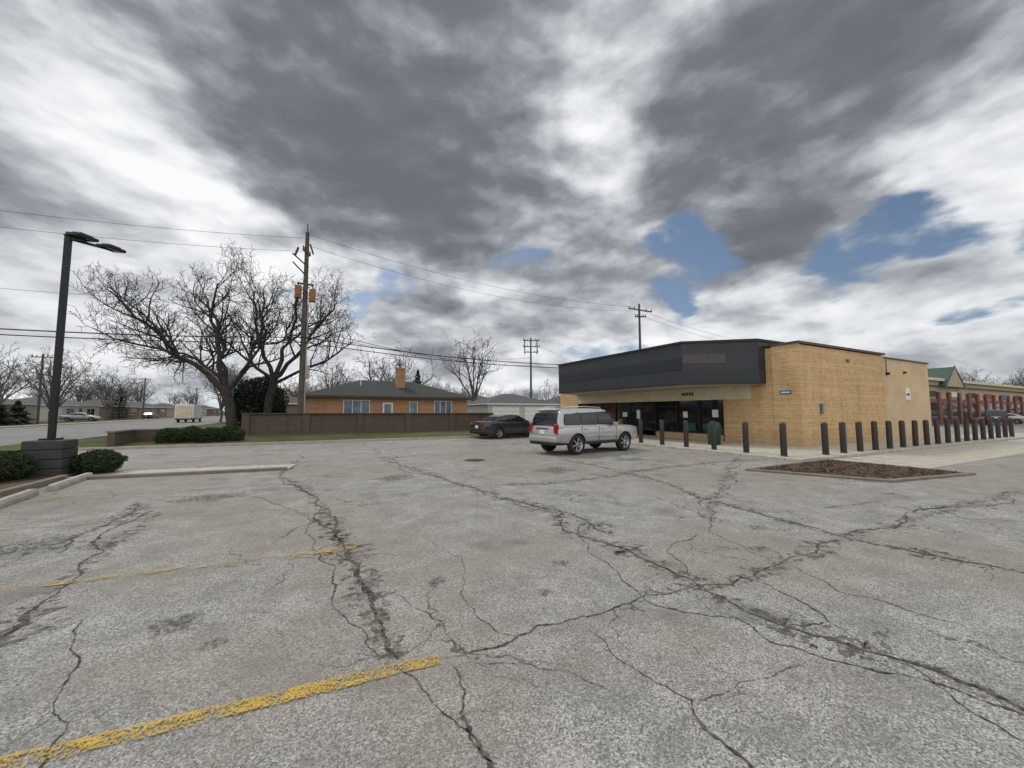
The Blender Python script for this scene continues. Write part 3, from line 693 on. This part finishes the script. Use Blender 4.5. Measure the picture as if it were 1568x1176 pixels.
def window(face,a0,a1,z0,z1,pos,parent,n=2,glass=None):
    t=.06
    def P_(name,a,b_,c,d,o0,o1,m):
        if face=='y': bx(name,a,b_,pos-o1,pos-o0,c,d,m,parent)
        else: bx(name,pos+o0,pos+o1,a,b_,c,d,m,parent)
    P_('window_glass',a0,a1,z0,z1,.003,.02,glass or M_lglass)
    P_('window_frame_top',a0-t,a1+t,z1,z1+t,.003,.06,M_white);P_('window_frame_bottom',a0-t,a1+t,z0-t,z0,.003,.08,M_white)
    for i in range(n+1):
        a=a0+(a1-a0)*i/n; P_('window_bar_%d'%i,a-t/2,a+t/2,z0,z1,.022,.055,M_white)
H=empty('brick_house',(6,40,0))
bx('walls',-.9,13.2,36,45,0,2.85,M_orange,H); hip('roof',-.9,13.2,36,45,3.0,4.75,.55,M_shingle,H)
bx('chimney',6.8,7.6,38.2,39.0,3.2,5.8,M_orange,H); bx('chimney_cap',6.74,7.66,38.14,39.06,5.803,5.9,M_kerb,H)
window('y',2.0,4.1,1.35,2.6,36,H,3); window('y',7.6,8.3,1.5,2.5,36,H,1); window('y',9.9,11.6,1.5,2.6,36,H,3)
bx('door',5.2,6.1,35.96,35.997,.4,2.45,M_white,H); bx('door_window',5.35,5.95,35.94,35.957,1.5,2.3,M_lglass,H)
bx('vent_pipe',3.5,3.6,38.5,38.6,3.6,4.6,M_white,H)
G_=empty('garage',(23,46,0))
bx('walls',18,27.5,42,50,0,2.5,M_farwall[1],G_); hip('roof',18,27.5,42,50,2.66,4.0,.4,M_shingle3,G_)
bx('garage_door',18.6,22.2,41.95,41.997,.02,2.2,M_white,G_); bx('garage_door_b',23,26.6,41.95,41.997,.02,2.2,M_white,G_)
for k in range(3):
    bx('door_groove_%d'%k,18.6,22.2,41.94,41.948,.55+.55*k,.58+.55*k,M_kerb,G_); bx('door_groove_b%d'%k,23,26.6,41.94,41.948,.55+.55*k,.58+.55*k,M_kerb,G_)
def house(x0,x1,y0,y1,wm,rm,hh=2.7,rh=1.7,face='x+',gable=False,name='ranch_house'):
    e=empty(name,((x0+x1)/2,(y0+y1)/2,0))
    bx('walls',x0,x1,y0,y1,0,hh,wm,e); hip('roof',x0,x1,y0,y1,hh+.16,hh+rh,.5,rm,e,gable)
    if face=='x+':
        L=y1-y0
        window('x+',y0+L*.1,y0+L*.3,1.0,2.2,x1,e,2,M_glass); window('x+',y0+L*.62,y0+L*.85,1.0,2.2,x1,e,2,M_glass); bx('door',x1+.003,x1+.04,y0+L*.42,y0+L*.5,.1,2.2,M_brownmetal,e)
        window('y',x0+2,x0+4,1.0,2.2,y0,e,2,M_glass)
    else:
        L=x1-x0
        window('y',x0+L*.12,x0+L*.3,1.0,2.2,y0,e,2,M_glass); window('y',x0+L*.6,x0+L*.85,1.0,2.2,y0,e,2,M_glass)
for i,y in enumerate((56,76,96,116,136,158,182,208)):
    house(-50,-40,y,y+13,M_farwall[(0,2,1,3)[i%4]],[M_shingle2,M_shingle3,M_shingle3][i%3],2.7,1.7)
for i,(x,y) in enumerate([(2,62),(20,66),(38,58),(-2,84),(16,90),(50,62),(34,80)]):
    house(x,x+13,y,y+9,M_farwall[(i+1)%4],[M_shingle2,M_shingle3,M_shingle2][i%3],2.8,2.0,'y')
house(-8.5,-1,64,78,M_farwall[3],M_shingle2)
# ---- strip mall
SM=empty('strip_mall',(85,27,0))
M_stucco=simple('tan_stucco',(.46,.36,.23),.85)
bx('walls',60,112,19.6,36,0,5.6,M_stucco,SM)
bx('cornice',59.8,112.2,19.2,36.2,5.603,5.95,M_beige,SM)
bx('cornice_line',59.9,112,19.3,19.597,4.9,5.0,M_brownmetal,SM)
bx('brick_base',60.02,112,19.5,19.597,0,3.3,M_red,SM)
for k in range(14):
    u=60.6+k*3.6
    bx('shop_window_%d'%k,u+.5,u+2.9,19.44,19.497,.5,2.8,M_glass,SM); bx('brick_pier_%d'%k,u-.35,u+.35,19.3,19.497,0,4.2,M_red,SM)
    if k%2==0: bx('shop_sign_%d'%k,u+.6,u+3.0,19.45,19.597,3.6,4.3,[M_redp,M_dark,M_white,M_dark,M_redp,M_blue,M_dark][k//2],SM)
mesh('gable',[(72,18.9,4.9),(79,18.9,4.9),(75.5,18.9,7.6),(72,27,4.9),(79,27,4.9),(75.5,27,7.6)],[(0,1,2),(1,4,5,2),(0,2,5,3),(3,5,4)],[M_stucco,M_greenroof],[0,1,1,0],parent=SM)
mesh('gable_trim',[(71.6,18.85,4.7),(75.5,18.85,7.9),(79.4,18.85,4.7),(78.9,18.85,4.7),(75.5,18.85,7.5),(72.1,18.85,4.7)],[(0,1,4,5),(1,2,3,4)],M_greenroof,parent=SM)

# ---------------------------------------------------------------- poles & wires
def pole(x,y,h,name='utility_pole',arms=(),r0=.17):
    e=empty(name,(x,y,0))
    tube('pole_shaft',[(x,y,0),(x,y,h*.5),(x,y,h)],[r0,r0*.85,r0*.62],M_wood,e,10)
    for z,l,ang,tilt in arms:
        box('crossarm',(x,y-.15,z),(l,.10,.12),M_wood,e,ang,ry=tilt)
        c,s=math.cos(ang),math.sin(ang)
        for q in (-.47,-.25,.25,.47):
            lathe('insulator',[(.0,.22),(.04,.2),(.055,.12),(.03,.1),(.05,.06),(.03,0)][::-1],M_dark,e,8,(x+c*l*q,y-.15+s*l*q,z+.06-l*q*math.sin(tilt)))
    return e
p1=pole(-1.0,29.6,14.1,arms=[(12.6,1.1,1.2,0)],r0=.2)
tube('top_pin',[(-1.0,29.6,14.1),(-1.0,29.6,14.7)],.03,M_dark,p1,6)
for i,(dx,z) in enumerate(((-.42,9.35),(.45,9.2))):
    bx('rust_transformer_%d'%i,-1.0+dx-.2,-1.0+dx+.2,29.25,29.65,z,z+.85,M_rust,p1,.03)
    tube('bushing_%d'%i,[(-1+dx,29.45,z+.85),(-1+dx,29.45,z+1.1)],.04,M_dark,p1,6)
box('bracket_a',(-1.35,29.5,12.0),(1.3,.07,.08),M_dark,p1,0,ry=.7); box('bracket_b',(-1.4,29.5,11.4),(1.2,.07,.08),M_dark,p1,0,ry=.8)
box('switch_a',(-1.6,29.5,12.6),(.12,.12,.6),M_dark,p1,0,ry=.3); box('switch_b',(-.7,29.5,12.9),(.1,.1,.7),M_dark,p1,0,ry=-.3)
bx('equip_bar',-1.5,-.5,29.5,29.58,10.35,10.45,M_dark,p1)
bx('cable_box',-.82,-.55,29.4,29.7,3.9,4.8,M_kerb,p1,.03); tube('riser',[(-.8,29.55,0),(-.8,29.55,9)],.05,M_kerb,p1,6)
p2=pole(30,29.6,13.0,arms=[(12.3,2.6,-.35,.12),(11.6,1.2,-.35,0)])
p3=pole(27.3,48,12.3,arms=[(11.9,2.4,-.4,0),(11.0,2.4,-.4,0),(10.2,2.0,-.4,0)])
box('pole_guy_frame',(28.1,47.6,11.0),(.1,.1,2.2),M_dark,p3); box('pole_guy_frame_b',(26.4,48.2,11.0),(.1,.1,2.2),M_dark,p3)
p4=pole(61,29.6,11.0,arms=[(10.6,2.4,.9,0)]); p5=pole(-33,29.6,12.4,arms=[(12,1.6,1.2,0)])
pole(-33.5,110,9,arms=[(8.6,2,0,0)]); pole(-33.5,150,9,arms=[(8.6,2,0,0)]); pole(-33.5,75,9.5,arms=[(9,2,0,0)])
def wire(a,b,sag,rr=.013,parent=None):
    a=Vector(a);b=Vector(b);P=[]
    for i in range(25):
        t=i/24; p=a.lerp(b,t); p.z-=4*sag*t*(1-t); P.append(p)
    return tube('wire',P,rr,M_wire,parent,5)
WP=empty('power_lines',(0,29.6,0))
wire((-1.0,29.4,13.9),(29.4,29.2,12.5),1.0,.010,WP); wire((-1.0,29.9,13.3),(30.4,30.1,12.4),1.2,.010,WP)
wire((-1,29.4,13.6),(-33,29.4,12.3),.9,.010,WP); wire((-1.2,29.6,12.7),(-33,29.6,11.6),.9,.010,WP); wire((-1,29.6,9.0),(-33,29.6,8.9),.9,.009,WP)
for z,sg,rr in ((6.7,.75,.035),(6.35,.7,.03)):
    wire((-1,29.45,z),(30,29.45,z-.1),sg,rr,WP); wire((-1,29.45,z),(-33,29.45,z-.1),sg,rr,WP)
wire((-1,29.7,7.4),(27.3,48,8.3),.8,.022,WP); wire((-1,29.7,7.0),(27.3,48,9.4),.8,.018,WP)
for z in (12.4,11.8): wire((30,29.6,z),(61,29.6,z-1.6),1.0,.012,WP)
wire((27.3,48,11.9),(70,75,11),1.2,.012,WP)
wire((-33.5,75,9),(-33.5,110,8.6),.8,.014,WP); wire((-33.5,110,8.6),(-33.5,150,8.6),.8,.014,WP)

# ---------------------------------------------------------------- street lamp
def lamp(x,y):
    e=empty('street_lamp',(x,y,0))
    for k in range(4): prism('stone_course_%d'%k,[(x-.37+.01*(k%2),y-.36),(x+.36,y-.37+.01*(k%2)),(x+.37-.01*(k%2),y+.36),(x-.36,y+.36)],k*.235,k*.235+.228,M_block,e,.025)
    bx('base_plate',x-.16,x+.16,y-.16,y+.16,.934,.98,M_dark,e)
    bx('pole',x-.06,x+.06,y-.06,y+.06,.983,6.25,M_dark,e,.01)
    d=Vector((.55,.835)).normalized(); n=Vector((d.y,-d.x)); rz=math.atan2(d.y,d.x)
    c=Vector((x,y))
    def hd(off,side,tag,z,tilt):
        p=c+d*off+n*side
        box('head_'+tag,(p.x,p.y,z),(.46,.42,.085),M_dark,e,rz,.02,rx=tilt)
        box('head_fins_'+tag,(p.x,p.y,z+.06),(.30,.26,.05),M_dark,e,rz,.01,rx=tilt)
        box('head_lens_'+tag,(p.x,p.y,z-.047),(.36,.32,.008),M_glass,e,rz,0,rx=tilt)
        box('arm_'+tag,((c.x+p.x)/2,(c.y+p.y)/2,6.2),((p-c).length+.1,.06,.06),M_dark,e,math.atan2(p.y-c.y,p.x-c.x))
    hd(.1,.28,'a',6.27,.10); hd(.75,.30,'b',6.24,.10)
    bx('pole_cap',x-.07,x+.07,y-.07,y+.07,6.253,6.28,M_dark,e)
lamp(-6.0,14.05)

# ---------------------------------------------------------------- vehicles
def paintmat(name,c,metal=.5):
    m,n,b,pos=newmat(name); oc=n.node('ShaderNodeTexCoord').outputs['Object']
    f=n.noise(oc,400,1); f2=n.noise(oc,1.2,4)
    cc=n.mix(n.mapr(f,.3,.7),[x*.85 for x in c],[x*1.12 for x in c])
    sep=n.node('ShaderNodeSeparateXYZ'); n.put(sep.inputs[0],oc)
    g=n.math('MULTIPLY',n.mapr(sep.outputs[2],.25,.8,.55,0),f2); cc=n.mix(g,cc,(.16,.14,.12))
    n.put(b.inputs['Base Color'],cc); b.inputs['Metallic'].default_value=metal; b.inputs['Roughness'].default_value=.30
    b.inputs['Coat Weight'].default_value=.7; b.inputs['Coat Roughness'].default_value=.05; return m
M_tire=simple('tyre',(.022,.022,.022),.85); M_rim=simple('alloy',(.42,.42,.43),.35,.8); M_trim=simple('black_trim',(.015,.015,.015),.5)
M_tail=simple('tail_lamp',(.35,.012,.012),.15,0,.2,20); M_head=simple('head_lamp',(.55,.57,.6),.1,.3); M_chrome=simple('chrome',(.7,.7,.7),.12,1)
M_cglass=simple('car_glass',(.010,.012,.014),.03,0,.2,spec=.8)
def wheel(parent,x,y,rad,side,tag):
    s=side
    prof=[(0,.02),(rad*.2,.02),(rad*.22,.035),(rad*.60,.005),(rad*.62,.085),(rad*.66,.10),(rad*.70,.108),(rad*.9,.11),(rad*.985,.085),(rad,.04),(rad,-.06),(rad*.97,-.1),(rad*.6,-.11)]
    fm=[1,1,2,1,1,0,0,0,0,0,0,0]
    lathe('wheel_'+tag,[(r_,z*s) for r_,z in prof],None,parent,28,(x,y,rad),'Y',[M_tire,M_rim,M_trim],fm)
    for k in range(6):
        a=k*math.pi/3+.3
        box('spoke_%s_%d'%(tag,k),(x+math.cos(a)*rad*.36,y+s*.075,rad+math.sin(a)*rad*.36),(rad*.54,.03,rad*.15),M_rim,parent,0,.008,ry=-a)
    lathe('hub_'+tag,[(0,.10*s),(rad*.12,.10*s),(rad*.15,.06*s)],M_rim,parent,16,(x,y,rad),'Y')
def car(name,cfg,loc,heading,paint):
    E=empty(name,(loc[0],loc[1],.012),math.radians(heading),False)
    W=cfg['hw']; st0=cfg['low']; st=[]
    for i in range(len(st0)-1):
        a=st0[max(i-1,0)];b=st0[i];c=st0[i+1];d=st0[min(i+2,len(st0)-1)]
        for q in range(3):
            t=q/3; h=t*t*(3-2*t); st.append(tuple([b[0]+(c[0]-b[0])*t]+[b[k]+(c[k]-b[k])*(.5*t+.5*h) for k in (1,2,3)]))
    st.append(st0[-1])
    V=[];F=[]
    for x,zb,zt,hw in st:
        ring=[(0,zb),(hw*.84,zb),(hw*.955,zb+.06),(hw*.985,zb+(zt-zb)*.30),(hw,zb+(zt-zb)*.5),(hw*1.003,zb+(zt-zb)*.66),(hw*.985,zt-.13),(hw*.965,zt-.06),(hw*.93,zt-.015),(hw*.88,zt+.004),(hw*.45,zt+cfg.get('crown',.02)),(0,zt+cfg.get('crown',.02)*1.2)]
        full=ring+[(-a,b_) for a,b_ in ring[-2:0:-1]]
        for a,b_ in full: V.append((x,a,b_))
    n=len(full); ns=len(st)
    for i in range(ns-1):
        for k in range(n): F.append((i*n+k,(i+1)*n+k,(i+1)*n+(k+1)%n,i*n+(k+1)%n))
    F.append(tuple(range(n))); F.append(tuple(range((ns-1)*n,ns*n))[::-1])
    body=mesh('body',V,F,[paint,M_trim],smooth=True,parent=E)
    bm=bmesh.new(); bm.from_mesh(body.data); bmesh.ops.recalc_face_normals(bm,faces=bm.faces); bm.to_mesh(body.data); bm.free()
    R=cfg['wr']; cuts=[]
    for ax in cfg['axles']:
        for s in (1,-1):
            c=lathe('cut',[(0,-.22),(R*1.12,-.22),(R*1.12,.22),(0,.22)],M_trim,E,32,(ax,s*(W-.05),R),'Y')
            bm=bmesh.new(); bm.from_mesh(c.data); bmesh.ops.remove_doubles(bm,verts=bm.verts,dist=1e-4); bmesh.ops.recalc_face_normals(bm,faces=bm.faces); bm.to_mesh(c.data); bm.free()
            cuts.append(c); md=body.modifiers.new('arch','BOOLEAN'); md.operation='DIFFERENCE'; md.object=c; md.solver='EXACT'
            try: md.material_mode='TRANSFER'
            except Exception: pass
    bpy.context.view_layer.update()
    dg=bpy.context.evaluated_depsgraph_get(); me=bpy.data.meshes.new_from_object(body.evaluated_get(dg)); body.modifiers.clear(); body.data=me
    for c in cuts: bpy.data.objects.remove(c,do_unlink=True)
    try: me.set_sharp_from_angle(angle=math.radians(38))
    except Exception: pass
    gp=cfg['gh']; zb,zt=gp[0][1],max(p[1] for p in gp); wb,wt=cfg['ghw']
    ys=lambda z: wb+(wt-wb)*((z-zb)/(zt-zb))**1.35 if z>zb else wb
    n=len(gp); V=[(x,ys(z),z) for x,z in gp]+[(x,-ys(z),z) for x,z in gp]
    F=[tuple(range(n)),tuple(range(n,2*n))[::-1]]+[(i,n+i,n+(i+1)%n,(i+1)%n) for i in range(n)]
    g=mesh('cabin',V,F,paint,smooth=True,parent=E)
    bm=bmesh.new(); bm.from_mesh(g.data); bmesh.ops.recalc_face_normals(bm,faces=bm.faces); bm.to_mesh(g.data); bm.free()
    b=bev(g,.06,4); b.modifiers[0].angle_limit=math.radians(25)
    try: g.data.set_sharp_from_angle(angle=math.radians(50))
    except Exception: pass
    def sidepanel(nm,poly,mt,off):
        for s in (1,-1):
            V=[];F=[]
            zlo=min(p[1] for p in poly);zhi=max(p[1] for p in poly)
            def xr(z):
                xs=[]
                for (xa,za),(xb,zb_) in zip(poly,poly[1:]+poly[:1]):
                    if abs(za-zb_)<1e-6:
                        if abs(z-za)<1e-4: xs+=[xa,xb]
                    elif min(za,zb_)-1e-5<=z<=max(za,zb_)+1e-5: xs.append(xa+(xb-xa)*(z-za)/(zb_-za))
                return min(xs),max(xs)
            for i in range(6):
                z=zlo+(zhi-zlo)*i/5; a,c=xr(z); y=s*(ys(z)+off)
                V+=[(a,y,z),(c,y,z)]
            for i in range(5): 
                f=(2*i,2*i+1,2*i+3,2*i+2); F.append(f if s<0 else f[::-1])
            mesh(nm+('l' if s>0 else 'r'),V,F,mt,parent=E)
    for wi,poly in enumerate(cfg['win']): sidepanel('side_window_%d'%wi,poly,M_cglass,.014)
    sidepanel('pillar_trim',cfg['band'],M_trim,.008)
    def slope(nm,i,j,t0,t1,f0,f1,sgn,mat=M_cglass):
        (xa,za),(xb,zb2)=gp[i],gp[j]; off=Vector((zb2-za,-(xb-xa))).normalized()*.012*sgn
        P=[];
        for t,fy in ((t0,f0),(t1,f1)):
            x=xa+(xb-xa)*t+off.x; z=za+(zb2-za)*t+off.y; y=ys(za+(zb2-za)*t)*fy; P+=[(x,-y,z),(x,y,z)]
        mesh(nm,[P[0],P[1],P[3],P[2]],[(0,1,2,3)],mat,parent=E)
    rj=cfg.get('rj',1)
    slope('rear_window',0,1,cfg['rw'][0],cfg['rw'][1],.86,.86,-1)
    if rj==2: slope('rear_window_top',1,2,.0,.75,.86,.86,-1)
    slope('windshield',n-1,n-2,.18,.94,.92,.90,1)
    for i,(ax) in enumerate(cfg['axles']):
        for s,t in ((1,'l'),(-1,'r')):
            wheel(E,ax,s*(W-.13),R,s,'%d%s'%(i,t))
    for s in (1,-1):
        for x,za,zc in cfg['seams']: box('door_seam',(x,s*(W-.004),(za+zc)/2),(.010,.014,zc-za),M_trim,E)
        for x in cfg['handles']: box('handle',(x,s*(W+.008),cfg['hz']),(.2,.03,.035),paint if cfg.get('hp') else M_chrome,E,bevel=.01)
        a0=cfg['axles'][0]+R*1.2;a1=cfg['axles'][1]-R*1.2
        box('sill',((a0+a1)/2,s*(W-.03),cfg['low'][2][1]+.03),(a1-a0,.09,.13),cfg['sill'],E,bevel=.03)
        box('mirror',(cfg['mir'][0],s*(W+.10),cfg['mir'][1]),(.13,.2,.15),paint,E,bevel=.04)
        for l in cfg['tail']: box('tail_lamp',(l[0],s*l[1],l[2]),l[3],M_tail,E,s*-.25,.02)
        l=cfg['head']; box('head_lamp',(l[0],s*l[1],l[2]),l[3],M_head,E,s*-.45,.03)
    bmp=cfg['bump']; box('rear_bumper',(bmp[0],0,bmp[1]),(.16,W*1.74,.24),paint,E,bevel=.07); box('bumper_lip',(bmp[0]+.01,0,bmp[1]-.17),(.12,W*1.62,.12),M_trim,E,bevel=.02)
    box('licence_plate',(cfg['pl'][0],0,cfg['pl'][1]),(.015,.31,.16),M_white,E); box('tail_garnish',(cfg['pl'][0]+.008,0,cfg['pl'][1]+.14),(.015,.75,.05),M_chrome,E)
    box('underbody',(cfg['L']/2,0,cfg['low'][2][1]+.02),(cfg['L']*.84,W*1.3,.14),M_trim,E)
    box('grille',(cfg['L']+.0,0,cfg['head'][2]-.08),(.03,.8,.28),M_trim,E,bevel=.02)
    return E
SUV=dict(L=4.82,hw=.94,wr=.405,axles=(1.02,3.81),crown=.03,rj=2,
 low=[(0,.56,.98,.83),(.05,.48,1.09,.90),(.5,.43,1.13,.935),(1.5,.42,1.13,.94),(2.5,.42,1.13,.94),(3.4,.42,1.13,.94),(3.9,.42,1.12,.94),(4.4,.43,1.10,.925),(4.70,.46,1.04,.87),(4.82,.54,.94,.78)],
 gh=[(.05,1.05),(.13,1.45),(.24,1.72),(.50,1.81),(1.0,1.845),(1.8,1.855),(2.5,1.84),(2.80,1.79),(3.50,1.06)],ghw=(.90,.73),
 win=[[(.36,1.18),(1.22,1.18),(1.22,1.69),(.47,1.66)],[(1.27,1.18),(2.19,1.18),(2.19,1.71),(1.27,1.70)],[(2.24,1.18),(3.26,1.17),(2.78,1.70),(2.24,1.71)]],
 band=[(.32,1.155),(3.32,1.145),(2.80,1.73),(.46,1.69)],
 rw=(.25,1.0),seams=[(1.24,.8,1.13),(2.21,.55,1.13),(3.24,.55,1.13)],handles=(1.45,2.42),hz=1.02,sill=M_trim,mir=(3.05,1.2),
 tail=[(.03,.78,1.05,(.09,.20,.34)),(.03,.82,.86,(.08,.14,.08))],head=(4.62,.70,.95,(.30,.28,.18)),bump=(.0,.62),pl=(-.012,.90))
e=car('silver_suv',SUV,(7.75,12.75),8,paintmat('silver_paint',(.50,.50,.495)))
e.scale=(.98,.98,.955)
for s in (1,-1):
    tube('roof_rail',[(.55,s*.68,1.82),(.65,s*.68,1.90),(1.6,s*.68,1.92),(2.5,s*.68,1.90),(2.6,s*.68,1.82)],.02,M_chrome,e,6)
    box('side_moulding',(2.4,s*.945,.72),(1.75,.03,.06),M_chrome,e,bevel=.01)
box('roof_spoiler',(.24,0,1.80),(.34,1.24,.045),bpy.data.materials['silver_paint'],e,bevel=.02,ry=-.12)
box('rear_seam',(.02,0,.78),(.02,1.4,.012),M_trim,e)
SED=dict(L=4.85,hw=.915,wr=.335,axles=(1.05,3.83),crown=.03,
 low=[(0,.46,.84,.74),(.07,.34,.98,.82),(.3,.28,1.02,.88),(.7,.24,1.03,.905),(1.4,.22,1.0,.915),(3.0,.22,.98,.915),(3.6,.23,.95,.91),(4.2,.25,.86,.89),(4.6,.3,.75,.82),(4.85,.38,.62,.68)],
 gh=[(.52,.96),(1.25,1.33),(1.65,1.42),(2.2,1.455),(2.7,1.42),(3.72,.90)],ghw=(.84,.62),
 win=[[(1.0,1.06),(1.87,1.05),(1.87,1.36),(1.42,1.33)],[(1.92,1.05),(3.1,1.03),(2.68,1.36),(1.92,1.37)]],
 band=[(.94,1.045),(3.18,1.015),(2.70,1.38),(1.38,1.36)],
 rw=(.1,.92),seams=[(1.35,.5,.95),(1.89,.35,.99),(3.05,.35,.96)],handles=(1.6,2.2),hz=.86,hp=1,sill=M_trim,mir=(2.95,1.02),
 tail=[(.02,.62,.84,(.10,.30,.15))],head=(4.55,.62,.66,(.34,.28,.13)),bump=(.03,.52),pl=(-.01,.72))
car('grey_sedan',SED,(8.65,21.85),12,paintmat('dark_grey_paint',(.045,.048,.055),.6))
car('parked_sedan',SED,(-38,91),5,paintmat('champagne_paint',(.45,.44,.42)))
car('parked_sedan',SED,(-33.6,112),88,paintmat('dark_paint',(.03,.03,.035)))
car('dark_suv',SUV,(66,10.8),10,paintmat('black_paint',(.02,.02,.024)))
car('dark_suv',SUV,(73,15.2),12,paintmat('blueblack_paint',(.025,.03,.045)))
car('parked_sedan',SED,(82,14.2),95,bpy.data.materials['champagne_paint'])
T=empty('box_truck',(-17.6,73,.012),math.radians(90),False)
box('cargo_box',(1.9,0,1.65),(3.9,2.2,2.1),M_white,T,bevel=.03); box('rear_door',(-.06,0,1.6),(.02,1.9,1.8),M_beige,T)
box('cab',(4.7,0,1.25),(1.6,1.9,1.5),M_white,T,bevel=.15); box('cab_glass',(5.35,0,1.55),(.3,1.7,.5),M_cglass,T,bevel=.05); box('chassis',(2.6,0,.5),(5.2,1.0,.2),M_trim,T)
box('rear_bumper',(-.05,0,.5),(.12,2.0,.14),M_trim,T)
for s in (1,-1):
    box('tail_lamp',(-.08,s*.9,.68),(.04,.18,.12),M_tail,T)
    for x,tg in ((1.0,'r'),(4.7,'f')): wheel(T,x,s*.9,.38,s,tg+('l' if s>0 else 'r'))
